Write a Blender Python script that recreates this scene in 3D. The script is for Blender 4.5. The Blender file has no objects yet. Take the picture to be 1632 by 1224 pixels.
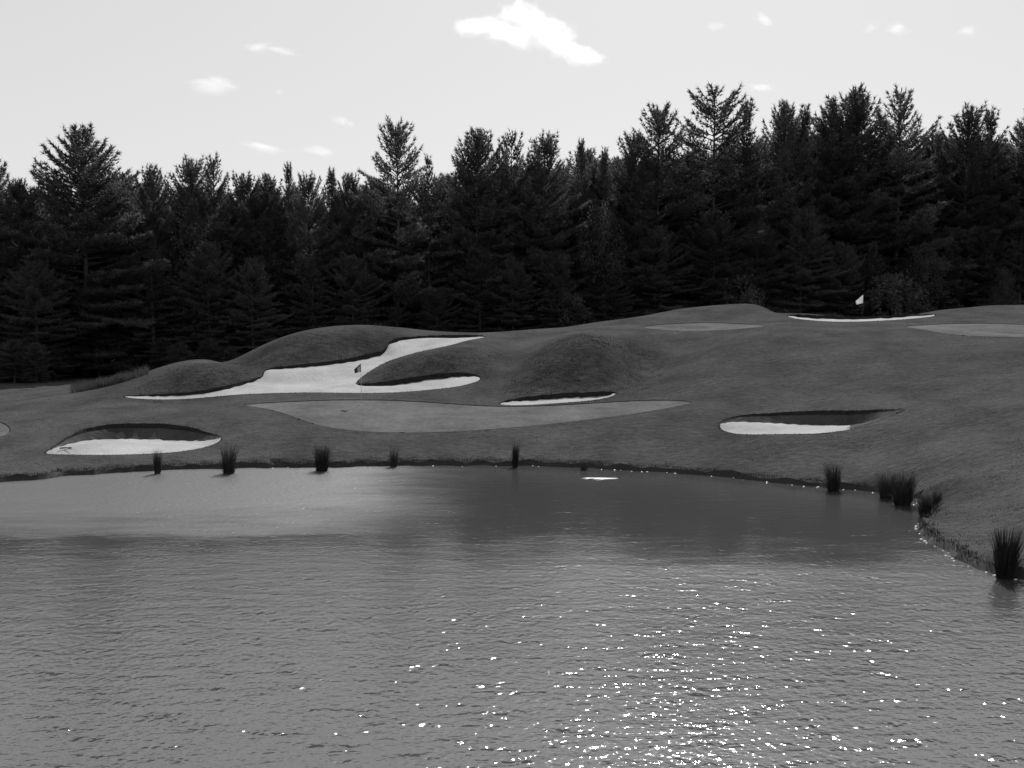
import bpy, math, random
import numpy as np
from mathutils import Vector, Matrix
from mathutils.geometry import delaunay_2d_cdt

random.seed(7)
rng = np.random.default_rng(11)
sc = bpy.context.scene
col = sc.collection
PI = math.pi

# ---------------------------------------------------------------- camera
CAM_H = 7.3
F = 1500.0
PITCH = math.atan(112.0 / F)
cam_d = bpy.data.cameras.new('camera')
cam_d.sensor_width = 36.0
cam_d.lens = 36.0 * F / 1632.0
cam_d.clip_start = 0.1
cam_d.clip_end = 6000.0
cam = bpy.data.objects.new('camera', cam_d)
cam.location = (0, 0, CAM_H)
cam.rotation_euler = (PI / 2 - PITCH, 0, 0)
col.objects.link(cam)
sc.camera = cam

# ---------------------------------------------------------------- sky and sun
SUN_EL = math.radians(46)
SUN_AZ = math.radians(12.5)          # to the right of the view axis (+Y)
SKY_K, SKY_CAP = 11.5, 0.69
world = bpy.data.worlds.new('World')
sc.world = world
world.use_nodes = True
wn = world.node_tree
wn.nodes.clear()
wo = wn.nodes.new('ShaderNodeOutputWorld')
bg = wn.nodes.new('ShaderNodeBackground')
sky = wn.nodes.new('ShaderNodeTexSky')
sky.sky_type = 'NISHITA'
sky.sun_disc = False
sky.sun_elevation = SUN_EL
sky.sun_rotation = SUN_AZ
sky.altitude = 100
sky.air_density = 1.0
sky.dust_density = 1.2
sky.ozone_density = 1.0
bw = wn.nodes.new('ShaderNodeRGBToBW')
wn.links.new(sky.outputs[0], bw.inputs[0])
def wmath(op, a, b_):
    q = wn.nodes.new('ShaderNodeMath'); q.operation = op
    for k, t in enumerate((a, b_)):
        if isinstance(t, (int, float)): q.inputs[k].default_value = t
        elif t is not None: wn.links.new(t, q.inputs[k])
    return q.outputs[0]
# soft shoulder, like the film: bright haze near the horizon and sun levels off
lv = wmath('MULTIPLY', bw.outputs[0], 0.05)
ex = wmath('EXPONENT', wmath('MULTIPLY', lv, -SKY_K), None)
sk = wmath('ADD', wmath('MULTIPLY', wmath('SUBTRACT', 1.0, ex), SKY_CAP), wmath('MULTIPLY', wmath('MULTIPLY', lv, lv), 0.60))
wn.links.new(wmath('MULTIPLY', sk, 10.0), bg.inputs['Color'])
bg.inputs['Strength'].default_value = 0.10
wn.links.new(bg.outputs[0], wo.inputs[0])

sun_d = bpy.data.lights.new('sun', 'SUN')
sun_d.energy = 5.0
sun_d.angle = math.radians(0.53)
sun_d.color = (1, 1, 1)
sun = bpy.data.objects.new('sun', sun_d)
sd = Vector((math.sin(SUN_AZ) * math.cos(SUN_EL), math.cos(SUN_AZ) * math.cos(SUN_EL), math.sin(SUN_EL)))
sun.rotation_euler = sd.to_track_quat('Z', 'Y').to_euler()
sun.location = sd * 200
col.objects.link(sun)

sc.view_settings.view_transform = 'Standard'
sc.view_settings.look = 'None'
sc.view_settings.exposure = 0.08
sc.view_settings.gamma = 1.0
sc.cycles.max_bounces = 6
sc.cycles.diffuse_bounces = 2
sc.cycles.glossy_bounces = 3
sc.cycles.transmission_bounces = 3
sc.cycles.volume_bounces = 5
sc.cycles.transparent_max_bounces = 6
sc.cycles.sample_clamp_indirect = 6.0
sc.cycles.volume_step_rate = 1.0
sc.cycles.volume_max_steps = 64

cP, sP = math.cos(PITCH), math.sin(PITCH)
def ray(u, v):
    X = (np.asarray(u, float) - 816.0) / F
    Y = -(np.asarray(v, float) - 612.0) / F
    wy = cP + sP * Y
    wz = -sP + cP * Y
    return X / wy, wz / wy            # dx, dz per unit of forward distance
def at(u, v, D):
    dx, dz = ray(u, v)
    return np.stack([dx * D, np.ones_like(dx) * D, CAM_H + dz * D], -1)

# ---------------------------------------------------------------- helpers
def tag(o, label=None, cat=None, group=None, kind=None):
    if label: o['label'] = label
    if cat: o['category'] = cat
    if group: o['group'] = group
    if kind: o['kind'] = kind
    return o
def empty(name, loc, rz=0.0, sx=1.0, sz=1.0):
    o = bpy.data.objects.new(name, None)
    o.location = loc
    o.rotation_euler = (0, 0, rz)
    o.scale = (sx, sx, sz)
    o.empty_display_size = 0.3
    col.objects.link(o)
    return o
def mesh_from(name, V, Fc, mat, smooth=False):
    me = bpy.data.meshes.new(name)
    me.from_pydata([tuple(p) for p in V], [], [tuple(int(i) for i in f) for f in Fc])
    if mat: me.materials.append(mat)
    if smooth:
        me.polygons.foreach_set('use_smooth', [True] * len(me.polygons))
    me.update()
    return me
def tri_mesh(name, V, T, mat, smooth=False):
    """fast mesh from numpy vertices and triangles"""
    V = np.asarray(V, np.float32); T = np.asarray(T, np.int32)
    me = bpy.data.meshes.new(name)
    me.vertices.add(len(V)); me.vertices.foreach_set('co', V.ravel())
    me.loops.add(len(T) * 3); me.loops.foreach_set('vertex_index', T.ravel())
    me.polygons.add(len(T))
    me.polygons.foreach_set('loop_start', np.arange(0, len(T) * 3, 3, dtype=np.int32))
    me.polygons.foreach_set('loop_total', np.full(len(T), 3, np.int32))
    if smooth: me.polygons.foreach_set('use_smooth', np.ones(len(T), bool))
    me.materials.append(mat)
    me.update(); me.validate()
    return me
def link(name, me, parent=None, loc=None):
    o = bpy.data.objects.new(name, me)
    if parent: o.parent = parent
    if loc is not None: o.location = loc
    col.objects.link(o)
    return o
def tube(path, radii, n=6, V=None, T=None):
    """tapered tube as triangles appended to V, T"""
    path = [Vector(p) for p in path]
    b = len(V)
    for i, p in enumerate(path):
        d = (path[min(i + 1, len(path) - 1)] - path[max(i - 1, 0)]).normalized()
        a = d.orthogonal().normalized(); c = d.cross(a)
        for k in range(n):
            t = 2 * PI * k / n
            V.append(tuple(p + (a * math.cos(t) + c * math.sin(t)) * radii[i]))
    for i in range(len(path) - 1):
        for k in range(n):
            k2 = (k + 1) % n
            q = [b + i * n + k, b + i * n + k2, b + (i + 1) * n + k2, b + (i + 1) * n + k]
            T.append((q[0], q[1], q[2])); T.append((q[0], q[2], q[3]))
    for e, base in ((0, b), (1, b + (len(path) - 1) * n)):
        for k in range(1, n - 1):
            T.append((base, base + k + 1, base + k) if e == 0 else (base, base + k, base + k + 1))

# ---------------------------------------------------------------- materials
def new_mat(name):
    m = bpy.data.materials.new(name); m.use_nodes = True
    nt = m.node_tree; b = nt.nodes['Principled BSDF']
    return m, nt, b
def ramp_noise(nt, scale, lo, hi, c0, c1, detail=4, vec=None, rough=0.6):
    n = nt.nodes.new('ShaderNodeTexNoise'); n.inputs['Scale'].default_value = scale
    n.inputs['Detail'].default_value = detail; n.inputs['Roughness'].default_value = rough
    if vec is not None: nt.links.new(vec, n.inputs['Vector'])
    r = nt.nodes.new('ShaderNodeValToRGB')
    r.color_ramp.elements[0].position = lo; r.color_ramp.elements[1].position = hi
    r.color_ramp.elements[0].color = (c0, c0, c0, 1); r.color_ramp.elements[1].color = (c1, c1, c1, 1)
    nt.links.new(n.outputs[0], r.inputs[0])
    return n, r
def coords(nt, sx=1, sy=1, sz=1, rz=0):
    tc = nt.nodes.new('ShaderNodeTexCoord'); mp = nt.nodes.new('ShaderNodeMapping')
    mp.inputs['Scale'].default_value = (sx, sy, sz); mp.inputs['Rotation'].default_value = (0, 0, rz)
    nt.links.new(tc.outputs['Object'], mp.inputs['Vector'])
    return mp.outputs[0]
def mul(nt, a, b):
    m = nt.nodes.new('ShaderNodeMix'); m.data_type = 'RGBA'; m.blend_type = 'MULTIPLY'
    m.inputs[0].default_value = 1
    nt.links.new(a, m.inputs[6]); nt.links.new(b, m.inputs[7])
    return m.outputs[2]

def grass_mat(name, base, bump=0.6, coarse=0.35, long=False):
    m, nt, b = new_mat(name)
    v = coords(nt)
    _, r1 = ramp_noise(nt, 0.35, 0.3, 0.7, base * 0.72, base * 1.22, 4, v)
    _, r2 = ramp_noise(nt, 3.5, 0.3, 0.72, 0.72, 1.2, 6, v, 0.75)
    c = mul(nt, r1.outputs[0], r2.outputs[0])
    if long:      # long rough on the humps: coarser tufts, shade of their faces painted in
        at_ = nt.nodes.new('ShaderNodeAttribute'); at_.attribute_name = 'long_rough_shade'
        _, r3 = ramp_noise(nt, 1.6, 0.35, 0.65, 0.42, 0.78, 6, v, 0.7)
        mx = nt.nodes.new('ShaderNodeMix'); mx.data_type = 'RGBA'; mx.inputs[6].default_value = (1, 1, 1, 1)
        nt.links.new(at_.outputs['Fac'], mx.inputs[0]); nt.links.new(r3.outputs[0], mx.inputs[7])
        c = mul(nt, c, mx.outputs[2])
    nt.links.new(c, b.inputs['Base Color'])
    b.inputs['Roughness'].default_value = 0.8
    b.inputs['Specular IOR Level'].default_value = 0.0
    v2 = coords(nt, 1.0, 1.6, 1.0)
    n1 = nt.nodes.new('ShaderNodeTexNoise'); n1.inputs['Scale'].default_value = 9; n1.inputs['Detail'].default_value = 5
    n2 = nt.nodes.new('ShaderNodeTexNoise'); n2.inputs['Scale'].default_value = 2.2; n2.inputs['Detail'].default_value = 4
    nt.links.new(v2, n1.inputs['Vector']); nt.links.new(v2, n2.inputs['Vector'])
    b1 = nt.nodes.new('ShaderNodeBump'); b1.inputs['Strength'].default_value = bump; b1.inputs['Distance'].default_value = 0.06
    b2 = nt.nodes.new('ShaderNodeBump'); b2.inputs['Strength'].default_value = coarse; b2.inputs['Distance'].default_value = 0.22
    nt.links.new(n2.outputs[0], b2.inputs['Height']); nt.links.new(n1.outputs[0], b1.inputs['Height'])
    nt.links.new(b2.outputs[0], b1.inputs['Normal']); nt.links.new(b1.outputs[0], b.inputs['Normal'])
    return m
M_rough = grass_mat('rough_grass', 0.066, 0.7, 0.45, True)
M_green = grass_mat('green_turf', 0.108, 0.12, 0.05)
M_sand, nt, b = new_mat('sand')
v = coords(nt)
_, r1 = ramp_noise(nt, 0.45, 0.35, 0.65, 0.25, 0.335, 4, v)
_, r2 = ramp_noise(nt, 6, 0.3, 0.7, 0.92, 1.04, 5, v)
nt.links.new(mul(nt, r1.outputs[0], r2.outputs[0]), b.inputs['Base Color'])
b.inputs['Roughness'].default_value = 0.95; b.inputs['Specular IOR Level'].default_value = 0.1
n1 = nt.nodes.new('ShaderNodeTexNoise'); n1.inputs['Scale'].default_value = 5; n1.inputs['Detail'].default_value = 5
nt.links.new(v, n1.inputs['Vector'])
b1 = nt.nodes.new('ShaderNodeBump'); b1.inputs['Strength'].default_value = 0.8; b1.inputs['Distance'].default_value = 0.07
nt.links.new(n1.outputs[0], b1.inputs['Height']); nt.links.new(b1.outputs[0], b.inputs['Normal'])

M_soil, nt, b = new_mat('wet_bank_soil')
_, r1 = ramp_noise(nt, 5, 0.3, 0.7, 0.012, 0.035, 5, coords(nt))
nt.links.new(r1.outputs[0], b.inputs['Base Color']); b.inputs['Roughness'].default_value = 0.85

M_lip_shade, nt, b = new_mat('lip_painted_shade')  # near-black colour paints in the shadow under the bunker lips
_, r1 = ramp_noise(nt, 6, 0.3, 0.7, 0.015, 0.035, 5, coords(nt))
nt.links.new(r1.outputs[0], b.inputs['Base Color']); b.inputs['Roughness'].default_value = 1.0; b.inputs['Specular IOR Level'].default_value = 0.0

def foliage_mat(name, c0, c1, trans=0.25, scale=0.9):
    m = bpy.data.materials.new(name); m.use_nodes = True
    nt = m.node_tree; nt.nodes.clear()
    out = nt.nodes.new('ShaderNodeOutputMaterial')
    _, r = ramp_noise(nt, scale, 0.3, 0.7, c0, c1, 3, coords(nt))
    oi = nt.nodes.new('ShaderNodeObjectInfo')
    mr = nt.nodes.new('ShaderNodeMapRange'); mr.inputs[3].default_value = 0.75; mr.inputs[4].default_value = 1.25
    nt.links.new(oi.outputs['Random'], mr.inputs[0])
    c = mul(nt, r.outputs[0], mr.outputs[0])
    d = nt.nodes.new('ShaderNodeBsdfDiffuse'); t = nt.nodes.new('ShaderNodeBsdfTranslucent')
    nt.links.new(c, d.inputs[0]); nt.links.new(c, t.inputs[0])
    mx = nt.nodes.new('ShaderNodeMixShader'); mx.inputs[0].default_value = trans
    nt.links.new(d.outputs[0], mx.inputs[1]); nt.links.new(t.outputs[0], mx.inputs[2])
    nt.links.new(mx.outputs[0], out.inputs[0])
    return m
M_needle = foliage_mat('pine_needles', 0.07, 0.15, 0.45)
M_needle_pale = foliage_mat('pale_needles', 0.06, 0.12, 0.35)
M_leaf = foliage_mat('broad_leaves', 0.05, 0.13, 0.4)
M_reed = foliage_mat('reed_blades', 0.030, 0.060, 0.15, 3)
M_blade = foliage_mat('grass_blades', 0.025, 0.05, 0.3, 2)
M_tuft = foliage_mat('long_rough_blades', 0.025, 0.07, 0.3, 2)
M_fescue = foliage_mat('dry_tall_grass', 0.05, 0.10, 0.3, 2)
M_bark, nt, b = new_mat('bark')
_, r1 = ramp_noise(nt, 4, 0.3, 0.7, 0.03, 0.09, 5, coords(nt, 1, 1, 0.2))
nt.links.new(r1.outputs[0], b.inputs['Base Color']); b.inputs['Roughness'].default_value = 0.9

# ---------------------------------------------------------------- terrain heights
# columns: u -> list of (v, D) seen, or ('z', D, z) for hidden ground
COLS = {
 -500: [(800,36.5),(740,42),(690,52),(640,68),('z',90,0.9),('z',105,0.9)],
 -250: [(790,37.7),(740,44),(690,52),(640,68),('z',90,0.9),('z',105,0.9)],
 -100: [(774,40),(740,43.5),(690,51),(645,65),('z',85,0.9),('z',105,0.9)],
 0:   [(769,40.7),(735,44),(700,48.5),(670,55),(640,67),(630,72),('z',86,0.95),('z',104,0.9)],
 70:  [(763,41.5),(728,44.5),(700,48.2),(660,56),(632,66),('z',82,1.1),('z',104,0.9)],
 130: [(758,42.2),(724,45),(690,49.3),(655,56),(625,68),('z',80,1.3),('z',104,0.9)],
 200: [(752,43),(722,45.6),(676,51.2),(650,56.5),(632,61.5),(606,68),('z',74,1.9),('z',84,1.3),('z',104,0.9)],
 260: [(748,43.5),(720,46),(674,51.5),(650,56.5),(634,61),(604,64.0),(589,66.4),(584,70),('z',77,2.2),('z',88,1.2),('z',104,0.9)],
 330: [(746,44),(715,46.5),(688,50),(650,56),(634,60.5),(598,63.4),(582,65.8),(573,70.5),('z',76,2.8),('z',88,1.4),('z',104,0.9)],
 385: [(745,44.2),(705,47.5),(660,53.5),(645,56.5),(626,60.5),(610,64),(583,71),(567,76.5),('z',84,3.0),('z',92,1.4),('z',104,0.9)],
 440: [(745,44.3),(700,47.5),(665,52.5),(643,57),(625,60.5),(592,67),(565,69.8),(550,72.8),(541,79),('z',86,3.6),('z',96,1.3),('z',106,0.9)],
 520: [(744,44.6),(697,47.5),(680,49.5),(640,57),(626,60.3),(586,68.5),(550,71.9),(531,74.8),(522,80.0),('z',88,4.0),('z',97,1.4),('z',106,0.9)],
 590: [(742,44.9),(690,48.7),(639,57.3),(625,60.3),(600,66),(571,72.5),(540,74.6),(527,76.6),(519,81),('z',88,4.3),('z',98,1.6),('z',107,1.0)],
 640: [(742,45),(689,49),(640,57.3),(623,60.5),(611,62.6),(585,64.8),(574,67),(568,71.3),(545,76),(522,81),('z',88,4.3),('z',98,1.8),('z',108,1.2)],
 700: [(742,45),(688,49),(642,57),(618,61),(606,63.3),(575,65.4),(561,67.4),(554,71.5),(540,76),(528,81),('z',88,4.4),('z',98,2.2),('z',110,1.6)],
 765: [(741,45.1),(686,49.2),(645,56.5),(608,62.3),(600,63.6),(570,67),(553,70),(547,73),(537,76.8),(531,80.5),('z',88,4.5),('z',98,2.6),('z',112,2.0)],
 810: [(742,45.1),(682,49.6),(646,56.3),(625,59.6),(605,63.4),(585,67.0),(560,72),(542,77),(528,84),('z',88,5.0),('z',98,3.0),('z',113,2.4)],
 860: [(743,45),(678,50),(646,56.2),(631,58.3),(600,60.9),(578,63.4),(561,67.0),(545,75),(535,79),(524,84.5),('z',89,5.3),('z',100,3.3),('z',115,2.8)],
 905: [(745,44.7),(672,50.5),(644,56.2),(626,58.5),(600,60.4),(565,63.7),(543,66.8),(534,71.5),(528,77.5),(521,84),('z',91,5.3),('z',101,3.6),('z',116,3.0)],
 960: [(748,44.2),(667,51),(641,56.3),(621,58.6),(600,60.5),(565,63.5),(543,66.6),(533,70.6),(525,76.5),(512,85),('z',92,5.8),('z',103,4.0),('z',118,3.3)],
 1010: [(750,43.8),(660,51.4),(638,55.8),(618,59.2),(604,62.2),(590,64.8),(570,66.8),(550,69.2),(533,72.6),(522,77.2),(506,86),('z',93,6.0),('z',104,4.2),('z',118,3.5)],
 1080: [(754,43.1),(655,51),(637,54.4),(608,58),(590,61),(572,66),(556,69.3),(540,71.4),(529,73.5),(516,78.2),(493,87),('z',94,6.4),('z',105,4.5),('z',120,3.7)],
 1150: [(760,42.1),(700,46),(674,48.4),(640,52.3),(600,56.4),(575,59.5),(555,63.5),(541,68),(530,71),(514,78),(486,88),('z',95,6.6),('z',106,4.7),('z',122,3.9)],
 1210:[(766,41.2),(692,45.3),(668,48),(640,51.5),(600,56),(560,60.8),(533,66),(522,70),(512,78),(487,88),('z',95,6.5),('z',106,4.8),('z',122,4.0)],
 1270:[(772,40.2),(690,44.6),(665,47.6),(640,50.8),(600,55),(560,60),(533,65),(520,70),(511,75),(499,80),('z',86,6.4),('z',95,5.6),('z',108,4.8),('z',122,4.0)],
 1365:[(782,38.8),(720,42),(690,43.5),(658,46.8),(630,50),(600,53.3),(560,58.3),(533,64),(522,68.5),(513,74),(505,78),('z',84,6.5),('z',95,5.6),('z',108,4.8),('z',122,4.2)],
 1430:[(790,37.5),(730,40),(690,42.8),(650,46),(625,49.5),(600,52.5),(560,58),(535,63),(520,68),(512,74),(504,78),('z',84,6.6),('z',96,5.6),('z',122,4.4)],
 1500:[(873,29.4),(820,32),(770,35.3),(720,38.8),(670,43),(630,47.5),(600,51),(560,57),(532,63.5),(519,70),(508,75),(494,81),('z',88,7.0),('z',98,5.8),('z',122,4.6)],
 1565:[(905,27),(850,29.5),(800,32.5),(740,36.5),(690,40.5),(640,45),(600,49.5),(560,55),(536,61.5),(518,69),(506,75),(488,83),('z',90,7.2),('z',100,6.0),('z',122,4.8)],
 1632:[(925,25.8),(860,28.5),(800,31),(740,34.5),(700,37.5),(650,42),(600,48),(560,54),(538,61),(518,69.5),(504,76),(486,84),('z',91,7.2),('z',101,6.2),('z',122,5.0)],
 1760:[(950,24.3),(860,28),(740,34),(650,41),(600,47),(560,54),(538,62),(515,73),(492,84),('z',92,7.2),('z',122,5.2)],
 2050:[(980,22.8),(860,28),(740,34),(650,41),(600,47),(560,54),(535,64),(512,76),('z',92,6.8),('z',122,5.4)],
}
ctrl = []
for u, lst in COLS.items():
    for i, e in enumerate(lst):
        if e[0] == 'z':
            dx, _ = ray(u, 500); ctrl.append((float(dx) * e[1], e[1], e[2]))
        else:
            p = at(u, e[0], e[1])
            z = p[2] if i else 0.27
            ctrl.append((p[0], p[1], z))
# notch beside the reeds and the near right bank
for u, v in ((1455,797),(1478,812),(1468,838),(1490,862),(1540,897),(1600,917),(1760,950),(1900,975)):
    dx, dz = ray(u, v); D = -CAM_H / dz; ctrl.append((float(dx) * D, float(D), 0.27))
for u, v, D in ((1500,790,34.6),(1500,835,31.4),(1530,850,30),(1450,770,37.6)):
    p = at(u, v, D); ctrl.append(tuple(p))
# the bank the camera stands on and far ground
for x, y, z in ((0,0,5.7),(-20,-2,5.6),(20,0,5.7),(0,-30,6),(-60,-20,5),(60,-20,6),(0,7,0.5),(-30,6,0.4),(-55,14,.4),(-66,30,.4),
                (15,10,.5),(18,18,.5),(35,20,3),(60,40,5),(90,70,7),(90,20,6),(90,-50,6),(-90,-50,5),(-95,40,1.2),(-95,90,1.0),
                (-60,135,0.8),(0,140,2.6),(60,140,4.6),(-60,170,0.8),(0,170,3),(60,170,4.6),(100,120,5.5),(-95,170,.8),(100,170,5.5),(0,-80,6)):
    ctrl.append((x, y, z))
ctrl = np.array(ctrl, float)
def K(r2): return 0.5 * r2 * np.log(r2 + 1e-9)
class TPS:
    def __init__(s, P, lam=0.0):
        n = len(P); s.c = P[:, :2].mean(0); s.k = max(1e-6, np.abs(P[:, :2] - s.c).max()); Q = (P[:, :2] - s.c) / s.k
        d2 = ((Q[:, None] - Q[None]) ** 2).sum(-1)
        A = np.zeros((n + 3, n + 3)); A[:n, :n] = K(d2) + lam * np.eye(n)
        A[:n, n] = 1; A[:n, n + 1:] = Q; A[n, :n] = 1; A[n + 1:, :n] = Q.T
        rhs = np.zeros(n + 3); rhs[:n] = P[:, 2]
        s.w = np.linalg.lstsq(A, rhs, rcond=None)[0]; s.Q = Q; s.n = n
    def __call__(s, X, Y):
        X = np.atleast_1d(np.asarray(X, float)); Y = np.atleast_1d(np.asarray(Y, float))
        out = np.empty(len(X))
        for i in range(0, len(X), 8000):
            q = (np.stack([X[i:i+8000], Y[i:i+8000]], -1) - s.c) / s.k
            d2 = ((q[:, None] - s.Q[None]) ** 2).sum(-1)
            out[i:i+8000] = K(d2) @ s.w[:s.n] + s.w[s.n] + q @ s.w[s.n + 1:]
        return out
base_tps = TPS(ctrl, 2e-6)
def H(X, Y):
    X = np.clip(np.atleast_1d(X), -95, 100); Y = np.clip(np.atleast_1d(Y), -80, 170)
    return np.maximum(base_tps(X, Y), 0.2)
def cast(u, v, d0=24.0, d1=96.0):
    """nearest hit of pixel rays with the base terrain"""
    u = np.atleast_1d(np.asarray(u, float)); v = np.atleast_1d(np.asarray(v, float))
    dx, dz = ray(u, v)
    Ds = np.arange(d0, d1, 0.15)
    res = np.full(len(u), np.nan)
    for i in range(len(u)):
        f = CAM_H + dz[i] * Ds - H(dx[i] * Ds, Ds)
        k = np.where(f < 0)[0]
        k = k[0] if len(k) else int(np.argmin(f))
        if k == 0 or f[k] >= 0: res[i] = Ds[k]
        else: res[i] = Ds[k - 1] + 0.15 * f[k - 1] / (f[k - 1] - f[k])
    return res
def resample(P, step):
    P = np.asarray(P, float); out = []
    for a, b in zip(P[:-1], P[1:]):
        n = max(1, int(round(np.linalg.norm((b - a)[:2]) / step)))
        for k in range(n): out.append(a + (b - a) * k / n)
    out.append(P[-1]); return np.array(out)
def smooth_loop(P, it=2, closed=True):
    P = np.asarray(P, float)
    for _ in range(it):                      # Chaikin
        Q = np.roll(P, -1, 0) if closed else P[1:]
        A = P if closed else P[:-1]
        N = np.empty((2 * len(A), P.shape[1])); N[0::2] = A * .75 + Q * .25; N[1::2] = A * .25 + Q * .75
        if not closed: N = np.vstack([P[:1], N, P[-1:]])
        P = N
    return P

# ---------------------------------------------------------------- outlines (u, v, lip height in pixels)
BUNKERS = [
 dict(name='long', off=0.08, pts=[(197,631,0),(215,632,1.5),(245,631.5,3),(290,630.5,4),(335,626,5),(370,618,5),(400,610,4),(417,603,3),(420,598,0),(422,590,1),(440,588.5,4),
    (480,586,5),(520,582,5.5),(560,577,6),(598,569,7),(610,565,6),(616,558,4),(620,549,4),(632,544.5,6),(655,542.5,6),(690,540.5,6),(730,538.5,5),(764,537,3.5),(775,536.8,0),
    (760,539.5,0),(742,542.5,0),(722,549,0),(700,554,0),(670,560,0),(640,568,0),(612,578,0),(592,589,0),(575,601,0),(567,609,0),(568,613,1),(580,616.5,5),(600,617,7),(625,614.5,8),(650,611,9),
    (680,606,8),(710,602.5,8),(735,600.5,7),(752,600,5),(764,601,2),(766,604,0),(756,609,0),(730,615.5,0),(700,619,0),(660,623,0),(620,625.5,0),(560,626,0),(500,625,0),(450,625.5,0),(390,627.5,0),
    (350,631,0),(310,634.5,0),(270,636.5,0),(230,635.5,0),(205,633.5,0)]),
 dict(name='near', off=0.75, pts=[(72,721,0),(80,717,2),(95,712,7),(115,706.5,14),(135,702.5,19),(160,700.5,22),(190,699.5,24.5),(220,699.5,25),(250,701,26),(280,702,25),(305,703,22),(325,703,16),(340,701,9),(350,698,4),(353,699,0),
    (344,706,0),(325,712.5,0),(295,718,0),(260,721.5,0),(210,723.5,0),(160,724.5,0),(110,723.5,0),(80,723,0)]),
 dict(name='slit', off=0.08, pts=[(796,643,0),(803,641.5,2.5),(825,639.5,5),(850,638,6.5),(880,636,7.5),(905,634,8),(930,633.5,8),(955,632,8),(970,630,6),(979,626.5,3),(982,628,0),
    (965,634,0),(935,638.5,0),(900,641,0),(860,644,0),(825,645.5,0),(803,645,0)]),
 dict(name='right', off=0.5, pts=[(1147,677,0),(1150,674,4),(1165,673,9),(1190,672.5,12),(1220,674,15),(1260,676,20),(1300,677.5,23),(1330,677.5,23.5),(1352,679.5,25),(1375,674,20.5),(1400,667,14),(1425,658.5,6),(1438,653.5,2),(1441,653,0),(1425,660,0),(1400,669,0),(1375,677,0),(1357,682.5,0),
    (1335,687,0),(1300,690.5,0),(1260,691,0),(1225,691.5,0),(1190,692,0),(1165,689.5,0),(1150,684,0)]),
 dict(name='crest', off=0.08, pts=[(1254,503,0),(1262,504.5,3.5),(1290,507,5),(1320,508.5,5.5),(1365,509,5.0),(1410,507.5,4),(1450,505,3),(1480,502.5,2),(1491,501.2,0),
    (1488,504,0),(1460,507,0),(1420,510,0),(1370,512.5,0),(1320,512.5,0),(1285,509.5,0),(1262,506.5,0)]),
]
GREENS = [
 ('main', [(384,646),(420,643),(470,640.5),(520,638.5),(570,638),(620,638.5),(680,641.5),(740,646),(790,648.5),(840,648.5),(890,646.5),(940,643.5),(990,640.5),(1040,638.5),(1080,639),(1105,641.5),
    (1090,646),(1050,654),(1000,661.5),(950,668),(900,674),(850,679),(800,683.5),(750,687),(700,689.5),(640,690),(590,689),(550,686),(515,680),(485,671),(460,661),(430,653),(400,648)]),
 ('middle', [(1018,522),(1050,518),(1090,515.5),(1130,515),(1165,515.5),(1200,518),(1225,520),(1195,523.5),(1160,526.5),(1120,528),(1080,528),(1045,525.5)]),
 ('upper', [(1435,521),(1470,518.5),(1510,516.5),(1550,515.8),(1590,516.5),(1640,518),(1700,521),(1740,528),(1690,536),(1632,538),(1580,537.5),(1535,535.5),(1500,531.5),(1470,526)]),
 ('left', [(-160,672),(-120,664),(-60,664),(-20,668),(8,676),(17,686),(10,694),(-10,700),(-60,706),(-120,705),(-155,690)]),
]
SHORE_PX = [(-900,800),(-500,800),(-250,790),(-100,775),(0,769),(50,765),(100,760),(150,756),(200,753),(260,750),(330,747),(400,746),(500,745.5),(600,743),(700,742.5),(780,742),(850,743),(900,744.5),(950,747),
  (1000,749.5),(1050,752),(1100,756),(1150,760.5),(1200,765),(1250,770.5),(1300,776),(1330,779),(1365,782),(1400,787),(1425,793),(1450,800),(1470,806),(1482,814),(1480,822),(1470,830),(1463,840),(1468,851),(1480,862),
  (1500,877),(1525,893),(1550,905),(1580,915),(1632,925),(1700,938),(1800,957),(1950,980)]
sh = []
for u, v in SHORE_PX:
    dx, dz = ray(u, v); D = -CAM_H / float(dz); sh.append((float(dx) * D, D))
sh += [(19.5,18.5),(19,13),(14,9.2),(0,7.6),(-20,7.2),(-38,9),(-52,15),(-58,24)]
sh = np.array(sh)
sh = smooth_loop(sh, 1)
sh = resample(np.vstack([sh, sh[:1]]), 0.32)[:-1]
def loop_normals(P):
    t = np.roll(P, -1, 0) - np.roll(P, 1, 0); n = np.stack([t[:, 1], -t[:, 0]], -1)
    n /= np.linalg.norm(n, axis=1)[:, None] + 1e-9
    return n
def area(P): return 0.5 * np.sum(P[:, 0] * np.roll(P[:, 1], -1) - np.roll(P[:, 0], -1) * P[:, 1])
if area(sh) < 0: sh = sh[::-1]
nrm = loop_normals(sh)                        # CCW loop: outward normals
jit = rng.normal(0, 1, len(sh)); jit = (jit + np.roll(jit, 1) * .8 + np.roll(jit, 2) * .5) * 0.075
water_line = sh + nrm * jit[:, None]
bank_top = sh + nrm * (0.24 + 1.2 * jit[:, None])
bank_foot = sh - nrm * 0.18 + nrm * jit[:, None]

def in_poly(P, poly):
    x, y = P[:, 0], P[:, 1]; ins = np.zeros(len(P), bool)
    x0, y0 = poly[:, 0], poly[:, 1]; x1, y1 = np.roll(x0, -1), np.roll(y0, -1)
    bb = (x >= x0.min()) & (x <= x0.max()) & (y >= y0.min()) & (y <= y0.max())
    idx = np.where(bb)[0]
    X = x[idx][:, None]; Y = y[idx][:, None]
    c = ((y0 > Y) != (y1 > Y)) & (X < (x1 - x0) * (Y - y0) / (y1 - y0 + 1e-12) + x0)
    ins[idx] = c.sum(1) % 2 == 1
    return ins

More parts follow.
